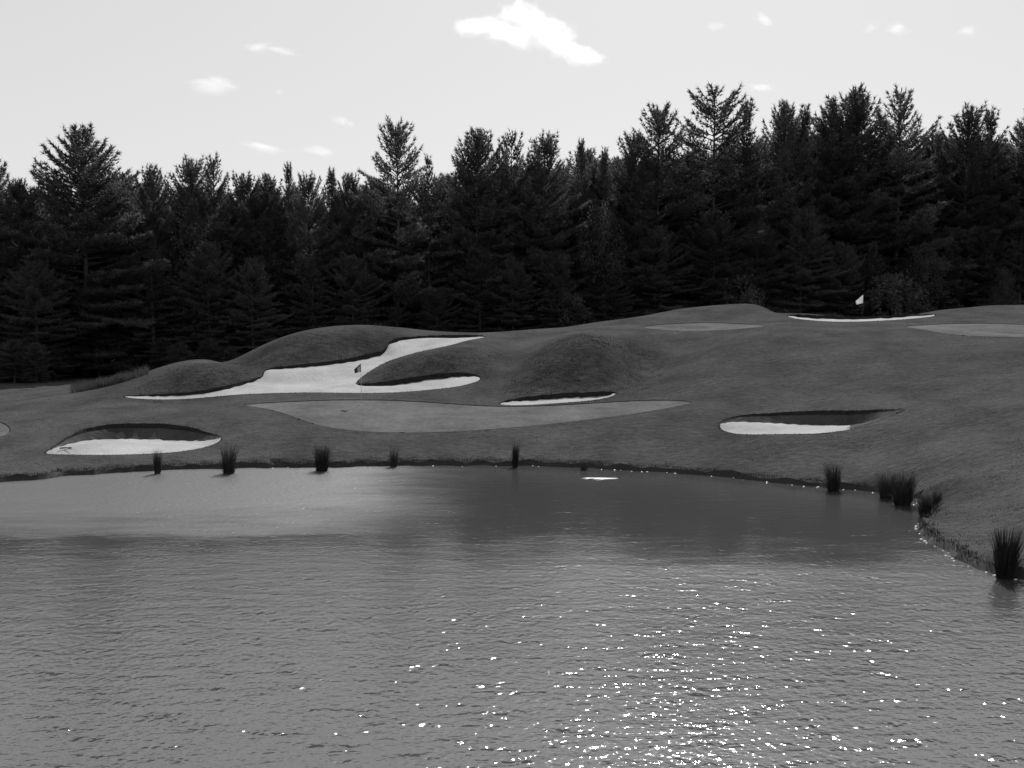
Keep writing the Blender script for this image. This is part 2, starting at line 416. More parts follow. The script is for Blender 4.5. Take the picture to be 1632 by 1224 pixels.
# longer rough with painted face shade on the humps: centre, radii, amount
LONG_SHADE = []
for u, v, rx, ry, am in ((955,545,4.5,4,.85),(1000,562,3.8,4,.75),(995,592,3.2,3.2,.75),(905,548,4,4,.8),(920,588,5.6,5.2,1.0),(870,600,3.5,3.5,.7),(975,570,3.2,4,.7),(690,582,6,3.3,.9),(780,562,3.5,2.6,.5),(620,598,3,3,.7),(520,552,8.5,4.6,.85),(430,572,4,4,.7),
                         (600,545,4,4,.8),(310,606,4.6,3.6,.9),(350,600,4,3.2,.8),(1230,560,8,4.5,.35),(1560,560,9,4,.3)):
    d = float(cast(u, v)[0]); LONG_SHADE.append((float(ray(u, v)[0]) * d, d, rx, ry, am))
def long_shade_amount(X, Y):
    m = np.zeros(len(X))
    for cx, cy, rx, ry, am in LONG_SHADE:
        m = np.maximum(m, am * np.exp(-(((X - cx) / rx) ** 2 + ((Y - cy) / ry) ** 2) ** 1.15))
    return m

# ---------------------------------------------------------------- assemble the plan triangulation
pts, zs, edges = [], [], []
def add_loop(P, Z):
    b = len(pts)
    for p, z in zip(P, Z): pts.append((float(p[0]), float(p[1]))); zs.append(float(z))
    n = len(P)
    for i in range(n): edges.append((b + i, b + (i + 1) % n))
    return b
def bank_h(P): return 0.19 + 0.06 * np.sin(P[:, 0] * 2.1) * np.sin(P[:, 0] * .7 + 1) + 0.05 * np.sin(P[:, 0] * 5.3 + P[:, 1] * 3)
add_loop(bank_top, bank_h(bank_top))
add_loop(bank_foot, np.full(len(sh), -0.35))

bunker_loops = []
for B in BUNKERS:
    Q = smooth_loop(np.array(B['pts'], float), 2)
    # jitter the edge a little
    u, v, lip = Q[:, 0], Q[:, 1], Q[:, 2]
    j = rng.normal(0, 0.35, len(Q)); lip = np.where(lip > 1.5, lip + j, lip)
    vtop = v - lip
    v = v + np.where(lip > 2, 0.5 * np.sin(u * .31 + 2) + rng.normal(0, .35, len(u)), 0); lip = v - vtop
    D = cast(u, vtop)
    wall = lip > 0.6
    w = np.clip(lip / 4.0, 0, 1)
    Dw = D - B['off'] * w
    inner = at(u, v, Dw)
    outer = at(u, v - lip, D)
    # outer = rim loop (on the base surface), inner = sand loop
    nr = loop_normals(inner[:, :2]); nr *= 1 if area(inner[:, :2]) > 0 else -1
    rim = outer.copy()
    # where there is no lip the rim lies just outside the sand
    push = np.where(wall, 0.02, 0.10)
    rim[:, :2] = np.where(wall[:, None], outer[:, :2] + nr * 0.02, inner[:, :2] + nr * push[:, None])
    rim[:, 2] = H(rim[:, 0], rim[:, 1])
    innz = np.where(wall, inner[:, 2], H(inner[:, 0], inner[:, 1]) - 0.03)
    inner[:, 2] = innz
    # guard: rim above sand
    rim[:, 2] = np.maximum(rim[:, 2], inner[:, 2] + 0.02)
    if B['name'] in ('near', 'right'):
        tall = lip > 9
        midv = at(u, v - lip * 0.70, D - 0.10)
        mid = rim * 0.5 + inner * 0.5
        mid = np.where(tall[:, None], midv, mid)
        add_loop(mid[:, :2], mid[:, 2])
    add_loop(rim[:, :2], rim[:, 2]); add_loop(inner[:, :2], inner[:, 2])
    s = TPS(inner, 1e-5)
    bunker_loops.append(dict(name=B['name'], inner=inner, rim=rim, tps=s, mid=mid if B['name'] in ('near', 'right') else inner))
green_loops = []
for name, G in GREENS:
    Q = smooth_loop(np.array(G, float), 2)
    D = cast(Q[:, 0], Q[:, 1])
    P = at(Q[:, 0], Q[:, 1], D)
    P[:, 2] = H(P[:, 0], P[:, 1])
    gn = loop_normals(P[:, :2]) * (1 if area(P[:, :2]) > 0 else -1)
    O = P[:, :2] + gn * 0.06
    add_loop(O, H(O[:, 0], O[:, 1]) + 0.05)
    add_loop(P[:, :2], P[:, 2])
    green_loops.append((name, P))

# fan grid
us = np.arange(-200, 1840, 8.0)
Ds = np.concatenate([np.arange(23, 62, 0.34), np.arange(62, 94, 0.42), np.arange(94, 130, 1.6)])
UU, DD = np.meshgrid(us, Ds)
dx, _ = ray(UU.ravel(), 500.0)
fan = np.stack([dx * DD.ravel(), DD.ravel()], -1)
fan += rng.normal(0, 0.03, fan.shape)
side = []
for uu in list(np.arange(-1400, -210, 60)) + list(np.arange(1850, 3000, 60)):
    for d in np.concatenate([np.arange(8, 100, 2.2), np.arange(100, 140, 8)]):
        side.append((float(ray(uu, 500)[0]) * d, d))
for x in np.arange(-60, 61, 5):
    for y in np.arange(-40, 7, 3.5): side.append((x, y))
for r in (160, 200, 270, 380, 560, 850, 1400, 2400, 4000):
    n = 40
    for k in range(n): side.append((r * math.cos(2 * PI * (k + .5 * (r % 3)) / n), r * math.sin(2 * PI * (k + .5 * (r % 3)) / n)))
for x in np.arange(-130, 131, 13):
    for y in np.arange(-120, 141, 13):
        if y < -42 or (abs(x) > 62 and y < 10) or abs(x) > .95 * y + 4: side.append((x + .1, y + .2))
G = np.vstack([fan, np.array(side)])
inp = in_poly(G, bank_top)
keep = np.ones(len(G), bool)
# thin near loops
allc = np.array(pts)
def near_mask(G, C, r):
    m = np.zeros(len(G), bool); cell = {}
    for p in C: cell.setdefault((int(p[0] // 1), int(p[1] // 1)), []).append(p)
    ci = np.floor(G).astype(int)
    for i in range(len(G)):
        a, b = ci[i]
        for da in (-1, 0, 1):
            for db in (-1, 0, 1):
                for p in cell.get((a + da, b + db), ()):
                    if (p[0] - G[i, 0]) ** 2 + (p[1] - G[i, 1]) ** 2 < r * r:
                        m[i] = True; break
    return m
keep &= ~near_mask(G, allc, 0.20)
# inside walls of bunkers: drop points between rim and inner
for L in bunker_loops:
    keep &= ~(in_poly(G, L['rim'][:, :2]) & ~in_poly(G, L['inner'][:, :2]))
# inside the pond: only sparse
pond_keep = (rng.random(len(G)) < 0.01)
keep &= ~(inp & ~pond_keep)
keep &= ~(in_poly(G, bank_top) & ~in_poly(G, bank_foot))
G = G[keep]
gz = H(G[:, 0], G[:, 1])
gz += 0.012 * np.sin(G[:, 0] * 1.3 + np.sin(G[:, 1])) * np.cos(G[:, 1] * 1.1)
for L in bunker_loops:
    m = in_poly(G, L['inner'][:, :2])
    if m.any(): gz[m] = np.minimum(L['tps'](G[m, 0], G[m, 1]) - 0.02, gz[m] + 0.05)
m = in_poly(G, bank_foot); gz[m] = -1.4
pts += [tuple(map(float, p)) for p in G]; zs += [float(z) for z in gz]
V2, _, T2, ov, _, _ = delaunay_2d_cdt([Vector(p) for p in pts], edges, [], 0, 1e-5)
V2 = np.array([(p[0], p[1]) for p in V2])
zarr = np.array(zs)
Z = np.array([zarr[o].mean() if len(o) else np.nan for o in ov])
bad = np.isnan(Z)
if bad.any(): Z[bad] = H(V2[bad, 0], V2[bad, 1])
V3 = np.column_stack([V2, Z]); T2 = np.array([t for t in T2 if len(t) == 3])
cen = V2[T2].mean(1)
zone = np.zeros(len(T2), int)
names = ['ground']
k = 1
zone[in_poly(cen, bank_top) ] = -1           # bank and pond bed
cu_ = 816 + 1500 * cen[:, 0] / np.maximum(cen[:, 1], 1)
for L in bunker_loops:
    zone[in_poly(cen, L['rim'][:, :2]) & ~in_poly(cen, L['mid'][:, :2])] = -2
    mm = in_poly(cen, L['inner'][:, :2])
    zone[mm] = k
    if L['name'] == 'right': zone[mm & (cu_ > 1356)] = 0
    L['zone'] = k; k += 1
gzones = []
for name, P in green_loops:
    mm = in_poly(cen, P[:, :2]) & (zone == 0)
    zone[mm] = k; gzones.append((name, k)); k += 1
def zone_obj(name, sel, mat, sharp=32):
    T = T2[sel]; used = np.unique(T); remap = np.full(len(V3), -1); remap[used] = np.arange(len(used))
    me = tri_mesh(name, V3[used], remap[T], mat, True)
    try: me.set_sharp_from_angle(angle=math.radians(sharp))
    except Exception: pass
    return link(name, me)
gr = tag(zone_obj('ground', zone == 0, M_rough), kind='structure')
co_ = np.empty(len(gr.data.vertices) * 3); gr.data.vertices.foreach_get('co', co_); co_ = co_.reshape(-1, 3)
la_ = gr.data.attributes.new('long_rough_shade', 'FLOAT', 'POINT'); la_.data.foreach_set('value', long_shade_amount(co_[:, 0], co_[:, 1]).astype(np.float32))
tag(zone_obj('pond_bank', zone == -1, M_soil), kind='structure')
tag(zone_obj('bunker_lip', zone == -2, M_lip_shade), kind='structure')
BL = {'long': 'long winding pale sand bunker between the grass mounds, with the dark flag in front',
      'near': 'oval sand bunker with grassy back face at the lower left near the pond',
      'slit': 'thin short sand bunker just behind the right half of the large green',
      'right': 'small sand bunker with a dark overhanging lip on the slope at the right',
      'crest': 'thin curved strip of sand on the hill crest below the pale flag'}
for L in bunker_loops:
    o = zone_obj('sand_bunker', zone == L['zone'], M_sand)
    tag(o, BL[L['name']], 'sand bunker', kind='structure')
for name, kk in gzones:
    tag(zone_obj('putting_green', zone == kk, M_green), kind='structure')

# ---------------------------------------------------------------- pond water
M_water, nt, b = new_mat('pond_water')
b.inputs['Base Color'].default_value = (0.046, 0.046, 0.046, 1)
b.inputs['IOR'].default_value = 2.4
WR = math.radians(-17)
def wnoise(sx, sy, detail, rough=0.5, dist=0.0, rz=WR):
    n = nt.nodes.new('ShaderNodeTexNoise'); n.noise_dimensions = '2D'
    n.inputs['Scale'].default_value = 1.0; n.inputs['Detail'].default_value = detail
    n.inputs['Roughness'].default_value = rough; n.inputs['Distortion'].default_value = dist
    nt.links.new(coords(nt, sx, sy, 1, rz), n.inputs['Vector'])
    return n.outputs[0]
def mathn(op, a, b_, clamp=False):
    m = nt.nodes.new('ShaderNodeMath'); m.operation = op; m.use_clamp = clamp
    for i, s in enumerate((a, b_)):
        if isinstance(s, (int, float)): m.inputs[i].default_value = s
        else: nt.links.new(s, m.inputs[i])
    return m.outputs[0]
def mapr(a, lo, hi, o0=0.0, o1=1.0, smooth=True):
    m = nt.nodes.new('ShaderNodeMapRange'); m.interpolation_type = 'SMOOTHSTEP' if smooth else 'LINEAR'
    nt.links.new(a, m.inputs[0])
    for i, s in zip((1, 2, 3, 4), (lo, hi, o0, o1)): m.inputs[i].default_value = s
    return m.outputs[0]
tc = nt.nodes.new('ShaderNodeTexCoord'); sep = nt.nodes.new('ShaderNodeSeparateXYZ')
nt.links.new(tc.outputs['Object'], sep.inputs[0])
warp = wnoise(0.13, 0.40, 4, 0.65)
yw = mathn('ADD', sep.outputs[1], mathn('MULTIPLY', mathn('SUBTRACT', warp, 0.5), 8.0))
xw = mathn('ADD', sep.outputs[0], mathn('MULTIPLY', mathn('SUBTRACT', warp, 0.5), 4.0))
open_water = mapr(yw, 29.5, 26.0)            # 1 on the open near water
calm = mathn('MULTIPLY', mapr(yw, 25.2, 30.5), mapr(xw, -8.0, 0.0))   # sheltered patch by the right bank
strip = mathn('MULTIPLY', mathn('MULTIPLY', mapr(yw, 27.6, 29.4), mapr(yw, 31.6, 30.0)), 0.7)
calm = mathn('MAXIMUM', calm, strip)
amp = mathn('MULTIPLY', mathn('SUBTRACT', 1.0, mathn('MULTIPLY', calm, 0.62)), mapr(sep.outputs[1], 14.0, 32.0, 1.0, 0.7, False))
big = wnoise(0.8, 2.2, 1, 0.5)
med = wnoise(4.9, 5.3, 1, 0.5)
fine = wnoise(6.0, 19.0, 2, 0.6)
gate = mapr(wnoise(0.8, 4.0, 2, 0.6), 0.51, 0.82, 0.42, 3.0)
b1 = nt.nodes.new('ShaderNodeBump'); b1.inputs['Distance'].default_value = 0.016; nt.links.new(big, b1.inputs['Height'])
b2 = nt.nodes.new('ShaderNodeBump'); b2.inputs['Distance'].default_value = 0.042; nt.links.new(med, b2.inputs['Height'])
nt.links.new(amp, b1.inputs['Strength']); nt.links.new(mathn('MULTIPLY', mathn('MULTIPLY', amp, gate), mapr(sep.outputs[1], 14.0, 25.0, 1.0, 0.42, False)), b2.inputs['Strength'])
nt.links.new(b1.outputs[0], b2.inputs['Normal'])
b3 = nt.nodes.new('ShaderNodeBump'); b3.inputs['Distance'].default_value = 0.0065; nt.links.new(fine, b3.inputs['Height'])
nt.links.new(amp, b3.inputs['Strength']); nt.links.new(b2.outputs[0], b3.inputs['Normal']); nt.links.new(b3.outputs[0], b.inputs['Normal'])
far_rough = mathn('MULTIPLY', mapr(yw, 27.5, 35.5), mathn('SUBTRACT', 1.0, calm))
rr = mathn('ADD', mathn('ADD', 0.084, mathn('MULTIPLY', mapr(sep.outputs[1], 17.0, 28.0, 0.0, 0.10), mathn('SUBTRACT', 1.0, calm))), mathn('MULTIPLY', far_rough, 0.17))
nt.links.new(rr, b.inputs['Roughness'])
W = water_line
wl = [(float(p[0]), float(p[1]), 0.0) for p in W]
vv, _, tt, _, _, _ = delaunay_2d_cdt([Vector(p[:2]) for p in wl], [(i, (i + 1) % len(wl)) for i in range(len(wl))], [], 1, 1e-5)
me = mesh_from('pond', [(p[0], p[1], 0) for p in vv], tt, M_water)
pond = tag(link('pond', me), kind='structure')

# ---------------------------------------------------------------- blades (edge tufts, fescue)
def blades(P, h, w, lean=0.35, seed=0):
    r = np.random.default_rng(seed); n = len(P)
    a = r.random(n) * 2 * PI; hh = h * (0.55 + 0.7 * r.random(n))
    side_ = np.stack([np.cos(a), np.sin(a), np.zeros(n)], -1) * (w * 0.5)
    la = r.random(n) * 2 * PI; lr = lean * hh * r.random(n)
    tip = P + np.stack([np.cos(la) * lr, np.sin(la) * lr, hh], -1)
    V = np.empty((n * 3, 3)); V[0::3] = P - side_; V[1::3] = P + side_; V[2::3] = tip
    return V, np.arange(n * 3).reshape(-1, 3)
r_ = np.random.default_rng(5)
edgeP, lowP = [], []
vis = (bank_top[:, 1] > 22)
for p in bank_top[vis]:
    for _ in range(22):
        q = p + r_.normal(0, 0.12, 2) ; edgeP.append((q[0], q[1], 0.22 - .03 * r_.random()))
for L in bunker_loops:
    R = L['rim']; I = L['inner']
    for i in range(len(R)):
        j = (i + 1) % len(R)
        seg = np.linalg.norm(R[j, :2] - R[i, :2]); hgt = R[i, 2] - I[i, 2]
        for _ in range(int(seg * (14 if hgt > 0.1 else 40))):
            t = r_.random(); q = R[i] + (R[j] - R[i]) * t
            (edgeP if hgt > .1 else lowP).append((q[0] + r_.normal(0, .03), q[1] + r_.normal(0, .03), q[2] - 0.02))
V, T = blades(np.array(edgeP), 0.13, 0.03, 0.8, 1)
V2_, T2_ = blades(np.array(lowP), 0.045, 0.05, 1.0, 6)
T = np.vstack([T, T2_ + len(V)]); V = np.vstack([V, V2_])
tag(link('rough_grass_fringe', tri_mesh('rough_grass_fringe', V, T, M_blade)), kind='stuff')
# rough grass over the mounds
n = 70000
uu = r_.uniform(-80, 1720, n); dd = 25 + (88 - 25) * r_.random(n) ** 1.35
dxr, _ = ray(uu, 500.0); P2 = np.stack([dxr * dd, dd], -1)
ok = ~in_poly(P2, bank_top + nrm * .05)
for L in bunker_loops: ok &= ~in_poly(P2, L['rim'][:, :2])
for name, P in green_loops: ok &= ~in_poly(P2, P[:, :2])
P2 = P2[ok]
P3 = np.column_stack([P2, H(P2[:, 0], P2[:, 1]) - 0.02])
V, T = blades(P3, 0.05, 0.04, 1.2, 2)
tag(link('rough_grass', tri_mesh('rough_grass', V, T, M_blade)), kind='stuff')

# longer tufts on the humps
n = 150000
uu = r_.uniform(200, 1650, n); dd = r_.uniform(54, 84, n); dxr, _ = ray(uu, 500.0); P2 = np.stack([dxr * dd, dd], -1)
la2 = long_shade_amount(P2[:, 0], P2[:, 1]); ok = (r_.random(n) < la2 ** 1.5) & (la2 > 0.42)
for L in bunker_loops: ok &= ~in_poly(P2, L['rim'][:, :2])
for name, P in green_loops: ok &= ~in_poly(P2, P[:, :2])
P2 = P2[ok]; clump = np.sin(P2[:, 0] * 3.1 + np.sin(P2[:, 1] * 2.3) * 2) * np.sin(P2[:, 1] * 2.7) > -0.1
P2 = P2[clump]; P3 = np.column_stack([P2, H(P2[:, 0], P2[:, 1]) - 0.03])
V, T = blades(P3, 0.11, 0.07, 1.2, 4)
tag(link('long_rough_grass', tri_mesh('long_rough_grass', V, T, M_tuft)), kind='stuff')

# tall pale grass at the left, before the trees
n = 12000
uu = r_.normal(168, 30, n).clip(112, 232); dd = r_.uniform(66, 76, n)
dxr, _ = ray(uu, 500.0); P2 = np.stack([dxr * dd, dd], -1)
P3 = np.column_stack([P2, H(P2[:, 0], P2[:, 1]) - 0.03])
lump = 0.25 + 0.75 * np.abs(np.sin(P3[:, 0] * 2.3 + np.sin(P3[:, 1] * 1.7) * 2)) * np.abs(np.sin(P3[:, 1] * 1.1 + 1))
V, T = blades(P3, 0.75 * lump, 0.05, 0.6, 3)
tag(link('tall_grass', tri_mesh('tall_grass', V, T, M_fescue)), kind='stuff')

# ---------------------------------------------------------------- reeds
REEDS = [ # u, v_base, height px, half width px at top, blades, label
 (250,755,42,9,110,'short upright clump of reeds in front of the oval sand bunker, leftmost'),
 (363,755,50,17,170,'dense fan shaped clump of reeds by the right end of the oval sand bunker'),
 (512,751,46,18,190,'wide ragged clump of reeds below the left part of the large green'),
 (627,744,38,11,60,'thin sparse clump of reeds on the far bank below the middle of the large green'),
 (821,744,42,8,100,'narrow clump of reeds standing alone on the far bank below the thin bunker'),
 (931,749,18,10,60,'very low tuft of reeds on the far bank beside the pale streak on the water'),
 (1330,783,50,17,170,'leaning clump of reeds on the bank below the right sand bunker'),
 (1414,795,46,18,190,'thin ragged clump of reeds, left one of the pair touching where the bank turns'),
 (1441,806,58,24,330,'thickest tall clump of reeds where the bank turns toward the camera'),
 (1476,826,42,15,190,'dark clump of reeds at the corner of the small inlet'),
 (1493,814,36,9,110,'small square clump of reeds on the grass right of the inlet corner'),
 (1605,923,88,25,420,'large bushy clump of reeds on the near bank at the right edge'),
]
for k, (u, v, hp, wp, nb, lab) in enumerate(REEDS):
    dx, dz = ray(u, v); D = -CAM_H / float(dz)
    x, y = float(dx) * D, D
    s = D / F
    hgt, hw = hp * s, wp * s
    rr_ = np.random.default_rng(100 + k)
    V, T = [], []
    nb = int(nb * 1.8)
    leanx = 0.12 if k != 6 else -0.28
    for i in range(nb):
        bent = rr_.random() < 0.16
        a = rr_.random() * 2 * PI; r0 = hw * 0.5 * math.sqrt(rr_.random())
        p0 = np.array([math.cos(a) * r0, math.sin(a) * r0 * .8, -0.06])
        hh = hgt * (0.45 + 0.6 * rr_.random() ** 0.6)
        out = np.array([math.cos(a), math.sin(a), 0]) * hw * (0.25 + 0.75 * rr_.random()) * (r0 / (hw * .5) * .7 + .3) * 0.9
        out[0] += leanx * hh * .4
        if bent: out = out * 2.2 + np.array([rr_.normal(0, .12), 0, 0]); hh *= .62
        p1 = p0 + out * 0.35 + np.array([0, 0, hh * 0.6]); p2 = p0 + out * 1.0 + np.array([0, 0, hh])
        if bent: p2[2] -= hh * .25
        b_ = rr_.random() * PI; w = np.array([math.cos(b_), math.sin(b_), 0]) * 0.009
        q = len(V)
        V += [p0 - w, p0 + w, p1 - w * .8, p1 + w * .8, p2]
        T += [(q, q + 1, q + 3), (q, q + 3, q + 2), (q + 2, q + 3, q + 4)]
    o = link('reed_clump', tri_mesh('reed_clump', np.array(V), T, M_reed), loc=(x, y + hw * .3, 0.02))
    tag(o, lab, 'reeds', 'reed clumps along the pond bank')

# pebbles along the waterline: white beads standing in for sun glints
M_glint, nt2, b_ = new_mat('glint_white')
b_.inputs['Base Color'].default_value = (0.7, 0.7, 0.7, 1); b_.inputs['Roughness'].default_value = 0.3
V, T = [], []
import bmesh
def glint_bead(x, y, z, r):
    bm = bmesh.new(); bmesh.ops.create_icosphere(bm, subdivisions=1, radius=r)
    q = len(V)
    for vtx in bm.verts:
        c = vtx.co; V.append((x + c.x * random.uniform(1.1, 1.9), y + c.y * random.uniform(.8, 1.2), z + c.z * random.uniform(.5, .8)))
    for f in bm.faces: T.append(tuple(q + vv_.index for vv_ in f.verts))
    bm.free()
wl_ = np.array(wl)
cand = wl_[(wl_[:, 1] > 25) & (wl_[:, 0] > -12) & (wl_[:, 0] < 16)]
for p in cand:
    if random.random() < (0.75 if p[0] > 4 else 0.18):
        glint_bead(p[0] + random.uniform(-.2, .2), p[1] - random.uniform(0.02, .12), 0.0, random.uniform(.02, .05))
tag(link('shore_glints', tri_mesh('shore_glints', np.array(V), T, M_glint, True)), kind='stuff')

# thin white patch lying on the water
M_pale_patch, nt2, b_ = new_mat('patch_white'); b_.inputs['Base Color'].default_value = (0.8, 0.8, 0.8, 1); b_.inputs['Roughness'].default_value = 0.9
dx, dz = ray(952, 763); D = -CAM_H / float(dz); cx, cy = float(dx) * D, D
V, T = [(0, 0, 0.05)], []
N = 40
for i in range(N):
    a = 2 * PI * i / N
    rx = 0.88 * (0.8 + .25 * math.sin(a * 3 + 1) + random.uniform(-.1, .1)); ry = 0.17 * (1 + .5 * math.sin(a * 4) + random.uniform(-.2, .2))
    V.append((rx * math.cos(a), ry * math.sin(a), 0.012)); 
for i in range(N): T.append((0, 1 + i, 1 + (i + 1) % N))
tag(link('pale_patch', tri_mesh('pale_patch', np.array(V), T, M_pale_patch), loc=(cx, cy, 0)), 'white patch lying on dark water near the far bank', 'foam patch')  # flat white patch, not certainly foam

# ---------------------------------------------------------------- flags
def flagstick(base, top_z, cloth_mat, label, pole_mat, size, cloth_shape, second=None):
    r = empty('golf_flag', base); tag(r, label, 'golf flag')
    V, T = [], []
    h = top_z - base[2]
    tube([(0, 0, -0.1), (0, 0, h)], [0.016, 0.011], 8, V, T)
    link('pole', tri_mesh('pole', np.array(V), T, pole_mat, True), r)
    V, T = [], []
    tube([(0, 0, h - .01), (0, 0, h + .02), (0, 0, h + .035)], [.02, .022, .006], 8, V, T)
    link('pole_cap', tri_mesh('pole_cap', np.array(V), T, pole_mat, True), r)
    V, T = [], []
    tube([(0, 0, -0.02), (0, 0, 0.006)], [.056, .056], 16, V, T)
    link('cup_rim', tri_mesh('cup_rim', np.array(V), T, pole_mat, True), r)
    V, T = [], []
    nx, nz = 14, 9
    for i in range(nx + 1):
        s = i / nx
        for j in range(nz + 1):
            t = j / nz
            x, z = cloth_shape(s, t)
            yv = 0.05 * math.sin(s * 7 + t * 2) * (0.3 + s)
            V.append((x * size, yv, h - 0.02 + z * size))
    for i in range(nx):
        for j in range(nz):
            a = i * (nz + 1) + j
            T += [(a, a + 1, a + nz + 2), (a, a + nz + 2, a + nz + 1)]
    me = tri_mesh('flag_cloth', np.array(V), T, cloth_mat, True)
    if second:
        me.materials.append(second)
        for p in me.polygons:
            i = p.index // 2 // nz; j = p.index // 2 % nz
            if 2 <= i <= 6 and j > 1: p.material_index = 1
    o = link('flag_cloth', me, r)
    sm = o.modifiers.new('thickness', 'SOLIDIFY'); sm.thickness = 0.004
    return r
def plain(name, c, rough=0.6, trans=0.0):
    m, nt_, bb = new_mat(name); bb.inputs['Base Color'].default_value = (c, c, c, 1); bb.inputs['Roughness'].default_value = rough
    if trans:
        nt_.nodes.remove(bb); out = nt_.nodes['Material Output']
        d = nt_.nodes.new('ShaderNodeBsdfDiffuse'); t = nt_.nodes.new('ShaderNodeBsdfTranslucent'); mx = nt_.nodes.new('ShaderNodeMixShader')
        d.inputs[0].default_value = (c, c, c, 1); t.inputs[0].default_value = (c, c, c, 1); mx.inputs[0].default_value = trans
        nt_.links.new(d.outputs[0], mx.inputs[1]); nt_.links.new(t.outputs[0], mx.inputs[2]); nt_.links.new(mx.outputs[0], out.inputs[0])
    return m
def droop(s, t):     # sagging cloth: hangs from the pole, pulled down at its free end
    x = -s * (0.85 - 0.1 * t)
    z = -t * (1 - 0.55 * s) - 0.72 * s ** 1.1
    return x, z
D1 = float(cast(576, 645)[0]); p1 = at(576, 645, D1)
top1 = CAM_H + float(ray(573, 579)[1]) * D1
flagstick((p1[0], p1[1], float(H(p1[0], p1[1])[0])), top1, plain('dark_flag_cloth', 0.09, 0.8, 0.4), 'dark drooping flag on a thin pole seen against the pale sand of the long bunker', plain('pale_pole', 0.55, 0.4), 0.50, droop, plain('pale_flag_panel', 0.45, 0.8, 0.5))
x2 = float(ray(1375, 500)[0]) * 80.5
z2 = float(H(x2, 80.5)[0]); top2 = CAM_H + float(ray(1370, 469.5)[1]) * 80.5
flagstick((x2, 80.5, z2), top2, plain('pale_flag_cloth', 0.8, 0.8, 0.5), 'small pale triangular flag against the dark pines above the hill crest bunker', plain('dull_pole', 0.10, 0.6), 0.72, droop)

# ---------------------------------------------------------------- bunker rake
L = bunker_loops[1]
Dr = 44.9
def sand_pt(u, v):
    dx, dz = ray(u, v)
    for d in np.arange(43, 52, .02):
        if CAM_H + float(dz) * d <= L['tps'](float(dx) * d, d)[0]: return np.array([float(dx) * d, d, L['tps'](float(dx) * d, d)[0]])
    return np.array([float(dx) * 46, 46, 1.0])
rp = sand_pt(104, 716)
rk = empty('bunker_rake', tuple(rp)); tag(rk, 'dark rake lying on the sand at the left end of the oval bunker', 'rake')
M_rake = plain('dark_rake', 0.02, 0.5)
V, T = [], []; tube([(0.0, 0.04, 0.07), (0.5, -0.35, 0.06)], [.02, .02], 6, V, T); link('handle', tri_mesh('handle', np.array(V), T, M_rake), rk)
V, T = [], []; tube([(-0.22, -0.12, 0.07), (0.2, 0.22, 0.07)], [.03, .03], 6, V, T); hd = link('rake_head', tri_mesh('rake_head', np.array(V), T, M_rake), rk)
V, T = [], []
for i in range(9):
    s = i / 8; x, y = -0.22 + .42 * s, -0.12 + .34 * s
    tube([(x, y, 0.07), (x, y, -0.02)], [.008, .004], 4, V, T)
tube([(-0.22, -0.12, 0.045), (0.2, 0.22, 0.045)], [.012, .012], 4, V, T)
link('tine_comb', tri_mesh('tine_comb', np.array(V), T, M_rake), hd)

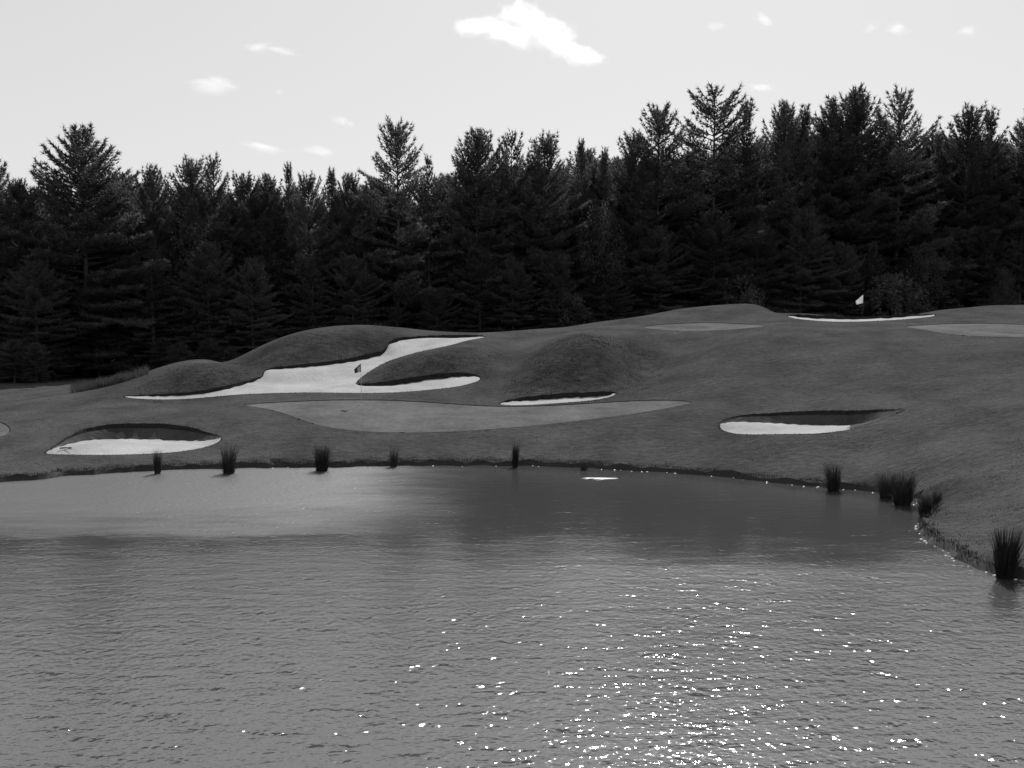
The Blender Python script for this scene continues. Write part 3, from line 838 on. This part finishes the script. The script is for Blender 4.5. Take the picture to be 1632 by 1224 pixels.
# ---------------------------------------------------------------- trees
def pine_meshes(seed, spread=0.22, density=1.0, crown0=0.12, whorl=0.033, top_el=60, droopy=0.0, shape='cone', gap=0.0, mat=None, tuft=0.42, size=1.0):
    """unit-height 26 m white pine: returns (trunk mesh, crown mesh)"""
    r = np.random.default_rng(seed)
    HT = 26.0 * size
    V, T = [], []
    bend = r.normal(0, 0.25, 2)
    def axis(t): return np.array([bend[0] * math.sin(t * 2.5), bend[1] * math.sin(t * 3), HT * t])
    tube([axis(t) for t in (0, .03, .2, .4, .6, .8, .93, 1)], [0.42 * size, .34 * size, .29 * size, .23 * size, .17 * size, .09 * size, .04, .012], 7, V, T)
    C, Dr_, S = [], [], []      # tuft centre, direction, size
    t = crown0
    while t < 0.985:
        q = (t - crown0) / (1 - crown0)
        if shape == 'cone': prof = (1 - q) ** 0.66 * (0.75 + 0.5 * min(1, q * 4)) * 0.95
        elif shape == 'dome': prof = min(1.0, (1 - q) * 2.6) ** 0.62 * 0.9
        elif shape == 'ragged': prof = (1 - q) ** 0.55 * (0.7 + 0.45 * math.sin(q * 23 + seed))
        else: prof = (1 - q) ** 0.9 + .05      # spire
        Lw = spread * HT * prof
        nbr = int(r.integers(4, 7))
        a0 = r.random() * 2 * PI
        for k in range(nbr):
            if r.random() < gap and q < .93: continue
            a = a0 + 2 * PI * k / nbr + r.normal(0, .25)
            Lb = max(0.9, Lw * (0.62 + 0.5 * r.random()))
            el = math.radians(-4 + (top_el + 4) * q ** 2.3 + r.normal(0, 6))
            up = 0.06 + 0.30 * q ** 1.5 + r.normal(0, .05) - droopy * (1 - q)
            base = axis(t + r.normal(0, .006))
            rad = np.array([math.cos(a), math.sin(a), 0.0]); tan = np.array([-math.sin(a), math.cos(a), 0.0])
            def bp(s): return base + rad * (Lb * s * math.cos(el) * (1 - .12 * s * q)) + np.array([0, 0, Lb * (math.sin(el) * s + up * s * s)]) + tan * (0.1 * Lb * s * s * math.sin(a * 5))
            rb = 0.02 + 0.012 * Lb
            tube([bp(0), bp(.5), bp(.97)], [rb, rb * .6, .012], 4, V, T)
            s = 0.22 + 0.10 * r.random()
            step = 0.36 / max(Lb, .6) / density
            while s < 1.0:
                p = bp(s)
                tw = (0.08 + (0.36 - .14 * q) * (1 - s) ** .8) * Lb * (0.7 + .5 * r.random()) * (0.9 if s < .9 else .4)
                for sg in (-1, 1):
                    d = tan * sg * 0.8 + rad * 0.65 + np.array([0, 0, 0.12 + .25 * q])
                    d = d / np.linalg.norm(d)
                    m = max(1, int(tw / 0.33 * density + .5))
                    for i in range(m):
                        c = p + d * (tw * (i + .6) / m) + r.normal(0, .06, 3)
                        C.append(c); Dr_.append(d * .7 + rad * .3 + np.array([0, 0, .35 + .3 * q])); S.append(1)
                C.append(p); Dr_.append(rad + np.array([0, 0, .4 + .6 * q])); S.append(1)
                s += step * (0.8 + .4 * r.random())
            C.append(bp(1.0)); Dr_.append(bp(1.0) - bp(.9)); S.append(1.25)
        t += whorl * (0.75 + 0.5 * r.random()) * (1.0 - .55 * q)
    for i in range(9):
        C.append(axis(1.0) - np.array([0, 0, .09 * i])); Dr_.append(np.array([r.normal(0, .3), r.normal(0, .3), 1.0])); S.append(.9)
    C = np.array(C); Dr_ = np.array(Dr_); S = np.array(S)
    Dr_ /= np.linalg.norm(Dr_, axis=1)[:, None]
    Kn = 6
    n = len(C)
    c = np.repeat(C, Kn, 0); d = np.repeat(Dr_, Kn, 0); ss = np.repeat(S, Kn)
    nd = d * 0.95 + r.normal(0, 0.5, (n * Kn, 3)); nd /= np.linalg.norm(nd, axis=1)[:, None]
    w = np.cross(nd, r.normal(0, 1, (n * Kn, 3))); w /= np.linalg.norm(w, axis=1)[:, None] + 1e-9
    ln = (tuft * (0.7 + .6 * r.random(n * Kn)) * ss)[:, None]; wd = 0.045 + 0.02 * r.random((n * Kn, 1))
    VV = np.empty((n * Kn * 3, 3)); VV[0::3] = c - w * wd - nd * ln * .15; VV[1::3] = c + w * wd - nd * ln * .15; VV[2::3] = c + nd * ln
    tm = tri_mesh('pine_trunk', np.array(V), T, M_bark, True)
    cm = tri_mesh('pine_crown', VV, np.arange(n * Kn * 3).reshape(-1, 3), mat or M_needle)
    return tm, cm
def broad_meshes(seed, HT=12.0, w=3.0, mat=None, c0=0.2, n_cl=150):
    r = np.random.default_rng(seed); V, T = [], []
    tube([(0, 0, 0), (.1, 0, HT * .35), (0, .1, HT * .8)], [.02 * HT * .5, .014 * HT * .5, .02], 7, V, T)
    cl = []
    for i in range(n_cl):
        a = r.random() * 2 * PI; q = r.random() ** 0.8; z = HT * (c0 + (1 - c0) * q)
        rr0 = w * (math.sin(PI * min(1, (q * .82 + .12))) ** .7) * r.random() ** .45
        p = np.array([math.cos(a) * rr0, math.sin(a) * rr0, z]); cl.append(p)
        if i % 5 == 0: tube([(0, 0, z * .6), tuple(p * np.array([.5, .5, .85])), tuple(p)], [.05, .03, .01], 4, V, T)
    C = np.repeat(np.array(cl), 34, 0); n = len(C)
    C = C + r.normal(0, .30 * HT / 12 + .08, (n, 3))
    nd = r.normal(0, 1, (n, 3)); nd /= np.linalg.norm(nd, axis=1)[:, None]
    ww = np.cross(nd, r.normal(0, 1, (n, 3))); ww /= np.linalg.norm(ww, axis=1)[:, None]
    s = 0.10 + .06 * r.random((n, 1))
    VV = np.empty((n * 3, 3)); VV[0::3] = C - ww * s * .7; VV[1::3] = C + ww * s * .7; VV[2::3] = C + nd * s * 1.5
    return tri_mesh('trunk', np.array(V), T, M_bark, True), tri_mesh('crown', VV, np.arange(n * 3).reshape(-1, 3), mat or M_leaf)
def put_tree(name, meshes, x, y, H0, target_h, wscale, rz, label, cat, group):
    z = float(H(x, y)[0]) - 0.1
    r = empty(name, (x, y, z), rz, (target_h / H0) * wscale, target_h / H0)
    tag(r, label, cat, group)
    link('trunk', meshes[0], r); link('crown', meshes[1], r)
    return r
VAR = {
 'tiered':  pine_meshes(31, .40, .85, .12, .060, 34, -.16, 'cone', .05),
 'curved':  pine_meshes(32, .38, .90, .12, .048, 44, -.10, 'cone', .10),
 'stepped': pine_meshes(33, .34, 1.0, .10, .050, 50, -.12, 'cone', .08),
 'broad':   pine_meshes(34, .40, 1.1, .04, .036, 42, -.02, 'cone', .03),
 'cone':   pine_meshes(1, .34, 1.0, .06, .032, 50, .03, 'cone'),
 'cone2':  pine_meshes(2, .33, .95, .08, .034, 52, .02, 'cone', .08),
 'open':   pine_meshes(13, .31, 1.0, .12, .038, 62, .02, 'cone', .10),
 'open2':  pine_meshes(4, .30, .9, .12, .040, 60, .0, 'ragged', .12),
 'dome':   pine_meshes(5, .25, 1.0, .10, .032, 66, .0, 'dome', .05),
 'dome2':  pine_meshes(6, .28, .95, .12, .034, 60, .0, 'dome', .12),
 'spire':  pine_meshes(7, .26, .9, .08, .034, 58, .0, 'spire', .08),
 'spire2': pine_meshes(8, .22, .85, .10, .036, 54, .0, 'spire', .15),
 'arms':   pine_meshes(9, .34, .9, .12, .046, 48, -.05, 'ragged', .18),
}
def Dfront(u):
    return float(np.interp(u, [-300, 60, 500, 800, 1000, 1300, 1632, 2000], [93, 96, 106, 112, 120, 126, 127, 127]))
PINES = [ # u, v_top, variant, width scale, label
 (-120,240,'cone',1.0,None),(-60,275,'dome2',1.0,None),
 (-8,255,'open',1.0,'pine cut off by the left edge, its ragged top leaning above the neighbours'),
 (38,295,'dome',0.9,'short round topped pine just left of the big broad pine at the left'),
 (135,209,'broad',1.1,'big broad cone shaped pine, tallest at the left side'),
 (207,284,'spire',0.9,'slim pine close against the right side of the big broad left pine'),
 (247,274,'dome',0.75,'narrow blunt topped pine, second to the right of the big broad left pine'),
 (309,266,'dome2',0.9,'round topped pine with a forked taller pine touching its right side'),
 (346,255,'stepped',0.7,'pine with upswept branch tips, highest between the big left pine and the middle'),
 (397,290,'dome2',0.9,'low bushy pine under the pair of small left clouds'),
 (432,288,'dome',0.8,'low even topped pine left of the thin knobbly spire'),
 (461,265,'spire2',0.7,'thin knobbly spire of a pine rising from the low left canopy'),
 (492,290,'dome2',0.8,'low dense pine just right of the thin knobbly spire'),
 (531,272,'spire',0.8,'small pointed pine below the low flat cloud'),
 (562,286,'dome',0.8,'low bushy pine left of the tall open pine in the middle'),
 (632,203,'curved',0.95,'tall open pine with separate curved branches, highest in the middle left'),
 (684,254,'arms',0.75,'shorter pine leaning against the right side of the tall open middle pine'),
 (765,217,'dome',1.0,'dense dome topped pine with spiky sides in the middle'),
 (814,217,'stepped',0.85,'pine with a slim top and long upturned arms, right of the dense dome pine'),
 (868,227,'dome2',0.85,'fluffy rounded pine between the upturned arms pine and the small lacy spire'),
 (922,228,'spire2',0.75,'small lacy spire with sky showing through its tiers'),
 (962,240,'spire',0.75,'short narrow pine just left of the wide fan topped pine'),
 (1050,177,'curved',1.0,'wide fan topped pine left of the tallest open pine'),
 (1010,225,'dome2',0.8,'rounded shoulder pine under the left side of the wide fan topped pine'),
 (1135,142,'tiered',1.05,'tallest pine, open tiers of long level branches against the sky'),
 (1186,170,'open2',0.8,'pine with curled branch tips touching the right of the tallest open pine'),
 (1246,174,'dome',0.8,'blunt pine with brushlike upright shoots, left of two similar ones'),
 (1276,174,'spire',0.9,'blunt pine with brushlike upright shoots, right of two similar ones'),
 (1317,166,'cone2',0.9,'pine making the left shoulder of the dense bushy crown at the right'),
 (1355,152,'dome',1.1,'dense bushy crowned pine with many upright tips at the right'),
 (1424,149,'stepped',0.95,'pointed pine with stepped right side beside a bright sky notch'),
 (1486,216,'spire2',0.7,'short round knob of a pine right of the bright sky notch'),
 (1534,184,'dome2',0.9,'round topped pine with fingered tips, left of the twin tops at the right'),
 (1569,184,'open2',0.85,'narrow forked pine, right of the twin tops at the right'),
 (1634,178,'cone2',1.0,'pine cut off by the right edge of the picture'),
 (1700,190,'dome',1.0,None),(1770,170,'cone',1.0,None),
]
rt = random.Random(3)
for i, (u, vt, var, ws, lab) in enumerate(PINES):
    D = Dfront(u) + rt.uniform(-1.5, 1.5)
    x = float(ray(u, 500)[0]) * D
    zt = CAM_H + float(ray(u, vt)[1]) * D; zg = float(H(x, D)[0])
    put_tree('pine_tree', VAR[var], x, D, 26.0, zt - zg, ws, rt.uniform(0, 6.28),
             lab or 'dark pine crowded deep in the forest wall', 'pine tree',
             'pines of the forest edge' if lab else 'dark pines filling the forest')
ENV = [(-400, 305), (0, 308), (60, 302), (200, 300), (400, 296), (560, 300), (700, 290), (850, 258), (1000, 246), (1200, 222), (1500, 228), (1632, 222), (2100, 230)]
keys = ['cone', 'cone2', 'dome', 'dome2', 'spire', 'open2']
for row, (dd, add, stepm) in enumerate(((5, 4, 4.2), (11, 6, 4.6), (19, 8, 5.2), (29, 10, 6.0), (-4.5, 75, 5.2))):
    u = -330.0
    while u < 1980:
        D = Dfront(u) + dd + rt.uniform(-1.8, 1.8)
        x = float(ray(u, 500)[0]) * D
        vt = float(np.interp(u, *zip(*ENV))) + add + rt.uniform(-14, 26) + (rt.uniform(0, 90) if row == 4 else 0)
        zt = CAM_H + float(ray(u, vt)[1]) * D; zg = float(H(x, D)[0])
        put_tree('pine_tree', VAR[rt.choice(keys)], x, D, 26.0, zt - zg, 1.2 if row < 4 else 1.35, rt.uniform(0, 6.28),
                 'dark pine crowded deep in the forest wall', 'pine tree', 'dark pines filling the forest')
        u += stepm * F / D * rt.uniform(.75, 1.25)
for u0, u1, d0, d1, v0, v1, st in ((-260, 112, 85, 91, 520, 580, 2.0), (200, 420, 89, 97, 535, 565, 2.6)):
    u = u0
    while u < u1:
        D = rt.uniform(d0, d1); x = float(ray(u, 500)[0]) * D
        zt = CAM_H + float(ray(u, rt.uniform(v0, v1))[1]) * D; zg = float(H(x, D)[0])
        put_tree('young_pine', VAR[rt.choice(('dome', 'cone', 'dome2'))], x, D, 26.0, max(2.0, zt - zg), 1.9, rt.uniform(0, 6.28),
                 'low dark young pine in the shade at the foot of the forest', 'young pine', 'young pines at the forest foot')
        u += st * F / D * rt.uniform(.6, 1.1)
# broadleaf trees and bushes at the forest foot
BR = [broad_meshes(21, 12, 3.0), broad_meshes(22, 12, 3.4), broad_meshes(23, 4, 2.2, M_leaf, .05, 90)]
for u, vt, dd, k, ws, lab in (
    (318, 365, -3, 0, 1.0, 'paler leafy tree glowing faintly right of the big broad left pine'),
    (905, 470, -9, 2, .9, 'small pale leafy sapling at the forest foot behind the middle of the hill'),
    (955, 330, -5, 1, .9, 'tall grey leafy tree under the short narrow pine left of centre right'),
    (1475, 395, -7, 1, 1.0, 'pale speckled leafy tree right of the pale flag'),
    (1425, 440, -9, 2, 1.0, 'low leafy bush just right of the pale flag'),
    (1600, 430, -8, 0, .9, 'faint leafy tree at the forest foot near the right edge'),
    (1175, 440, -8, 2, .8, 'speckled low leafy bush behind the rounded hill top'),
):
    D = Dfront(u) + dd; x = float(ray(u, 500)[0]) * D
    zt = CAM_H + float(ray(u, vt)[1]) * D; zg = float(H(x, D)[0])
    H0 = 12.0 if k < 2 else 4.0
    put_tree('leafy_tree' if k < 2 else 'leafy_bush', BR[k], x, D, H0, zt - zg, ws * (0.8 if zt - zg > 13 else 1.0), rt.uniform(0, 6.28), lab, 'leafy tree' if k < 2 else 'bush', 'leafy growth at the forest foot')

# ---------------------------------------------------------------- clouds
def cloud_mat(name, dens, scale, thr):
    m = bpy.data.materials.new(name); m.use_nodes = True; nt = m.node_tree; nt.nodes.clear()
    out = nt.nodes.new('ShaderNodeOutputMaterial'); vol = nt.nodes.new('ShaderNodeVolumePrincipled')
    vol.inputs['Color'].default_value = (1, 1, 1, 1); vol.inputs['Anisotropy'].default_value = 0.35
    tc = nt.nodes.new('ShaderNodeTexCoord')
    n = nt.nodes.new('ShaderNodeTexNoise'); n.inputs['Scale'].default_value = scale; n.inputs['Detail'].default_value = 7; n.inputs['Roughness'].default_value = 0.68
    mp = nt.nodes.new('ShaderNodeMapping'); nt.links.new(tc.outputs['Object'], mp.inputs[0])
    oi = nt.nodes.new('ShaderNodeObjectInfo')
    nt.links.new(oi.outputs['Location'], mp.inputs['Location'])
    nt.links.new(mp.outputs[0], n.inputs['Vector'])
    ln = nt.nodes.new('ShaderNodeVectorMath'); ln.operation = 'LENGTH'; nt.links.new(tc.outputs['Object'], ln.inputs[0])
    # density = clamp(noise*k - radius^2 ...)
    fall = nt.nodes.new('ShaderNodeMapRange'); fall.inputs[1].default_value = 0.15; fall.inputs[2].default_value = 1.0; fall.inputs[3].default_value = 0.22; fall.inputs[4].default_value = -0.34
    nt.links.new(ln.outputs['Value'], fall.inputs[0])
    a = nt.nodes.new('ShaderNodeMath'); a.operation = 'ADD'; nt.links.new(n.outputs[0], a.inputs[0]); nt.links.new(fall.outputs[0], a.inputs[1])
    s = nt.nodes.new('ShaderNodeMapRange'); s.inputs[1].default_value = thr; s.inputs[2].default_value = thr + .32; s.inputs[3].default_value = 0; s.inputs[4].default_value = dens
    nt.links.new(a.outputs[0], s.inputs[0]); nt.links.new(s.outputs[0], vol.inputs['Density'])
    nt.links.new(vol.outputs[0], out.inputs['Volume'])
    return m
CM_big = cloud_mat('cloud_dense', 0.075, 2.2, 0.50)
CM_wisp = cloud_mat('cloud_wisp', 0.05, 2.2, 0.53)
def ball():
    bm = bmesh.new(); bmesh.ops.create_icosphere(bm, subdivisions=3, radius=1.0)
    me = bpy.data.meshes.new('cloud'); bm.to_mesh(me); bm.free(); return me
CD = 900.0
def cloud_piece(name, u, v, wpx, hpx, tilt, mat, parent=None):
    p = at(u, v, CD); s = CD / F
    me = ball(); me.materials.append(mat)
    o = link(name, me); o.location = tuple(p)
    o.scale = (wpx * s, wpx * s * .6, hpx * s); o.rotation_euler = (0, math.radians(tilt), 0)
    return o
# the large cloud: one hull, its density a union of soft lobes
def big_cloud(lobes, label):
    xs = [l[0] for l in lobes]; cu, cv = 842.0, 52.0; s = CD / F
    p = at(cu, cv, CD)
    m = bpy.data.materials.new('cloud_big'); m.use_nodes = True; nt = m.node_tree; nt.nodes.clear()
    def mt(op, a, b_):
        q = nt.nodes.new('ShaderNodeMath'); q.operation = op
        for k, t in enumerate((a, b_)):
            if isinstance(t, (int, float)): q.inputs[k].default_value = t
            else: nt.links.new(t, q.inputs[k])
        return q.outputs[0]
    out = nt.nodes.new('ShaderNodeOutputMaterial'); vol = nt.nodes.new('ShaderNodeVolumePrincipled')
    vol.inputs['Color'].default_value = (1, 1, 1, 1); vol.inputs['Anisotropy'].default_value = 0.5
    tc = nt.nodes.new('ShaderNodeTexCoord')
    n = nt.nodes.new('ShaderNodeTexNoise'); n.inputs['Scale'].default_value = 0.075; n.inputs['Detail'].default_value = 6; n.inputs['Roughness'].default_value = 0.62
    nt.links.new(tc.outputs['Object'], n.inputs['Vector'])
    best = None
    for (u, v, w, h, t) in lobes:
        mp = nt.nodes.new('ShaderNodeMapping'); mp.vector_type = 'TEXTURE'
        mp.inputs['Location'].default_value = ((u - cu) * s, 0, (cv - v) * s)
        mp.inputs['Rotation'].default_value = (0, math.radians(t), 0)
        mp.inputs['Scale'].default_value = (w * s, 26 * s, h * s)
        nt.links.new(tc.outputs['Object'], mp.inputs[0])
        ln = nt.nodes.new('ShaderNodeVectorMath'); ln.operation = 'LENGTH'; nt.links.new(mp.outputs[0], ln.inputs[0])
        best = ln.outputs['Value'] if best is None else mt('MINIMUM', best, ln.outputs['Value'])
    f = mt('ADD', mt('MULTIPLY', mt('SUBTRACT', n.outputs[0], 0.5), 2.6), mt('SUBTRACT', 1.0, best))
    r = nt.nodes.new('ShaderNodeMapRange'); r.inputs[1].default_value = 0.0; r.inputs[2].default_value = 1.0; r.inputs[3].default_value = 0; r.inputs[4].default_value = 0.065
    nt.links.new(f, r.inputs[0]); nt.links.new(r.outputs[0], vol.inputs['Density']); nt.links.new(vol.outputs[0], out.inputs['Volume'])
    me = ball(); me.transform(Matrix.Diagonal((165 * s, 45 * s, 72 * s, 1))); me.materials.append(m)
    o = link('cloud', me); o.location = tuple(p); tag(o, label, 'cloud', 'clouds')
big_cloud([(765,42,44,13,-6),(812,52,50,20,10),(838,28,44,22,8),(878,58,58,26,36),(925,84,42,15,22)], 'large bright puffy cloud sloping down to the right, top centre')
for u, v, w, h, t, lab in (
    (408,76,34,12,-10,'small wispy cloud with a raised left tip, upper left'),
    (448,80,40,9,8,'thin flat streak of cloud right beside the small upper left wisp'),
    (340,138,52,24,4,'ragged small cloud, lowest and farthest left of the small upper left clouds'),
    (446,146,12,11,30,'tiny speck of cloud right of the ragged left cloud'),
    (418,236,52,13,10,'faint streak of cloud, left of the pair low over the left pines'),
    (510,242,40,15,12,'soft flat cloud, right of the pair low over the left pines'),
    (548,194,28,14,20,'very faint broken wisp left of the tall open pine'),
    (1217,33,26,15,34,'short bright slanted cloud in the upper right sky'),
    (1387,46,18,12,-10,'small round puff, left of two close puffs at the upper right'),
    (1430,46,28,16,10,'small ragged puff, right of two close puffs at the upper right'),
    (1543,50,24,12,0,'small faint puff nearest the top right corner'),
    (1215,140,36,10,6,'faint flat wisp just above the pines at the right'),
    (1140,42,22,11,0,'very faint puff left of the short slanted cloud'),
):
    tag(cloud_piece('cloud', u, v, w * 1.5, h * 1.4, t, CM_wisp), lab, 'cloud', 'clouds')
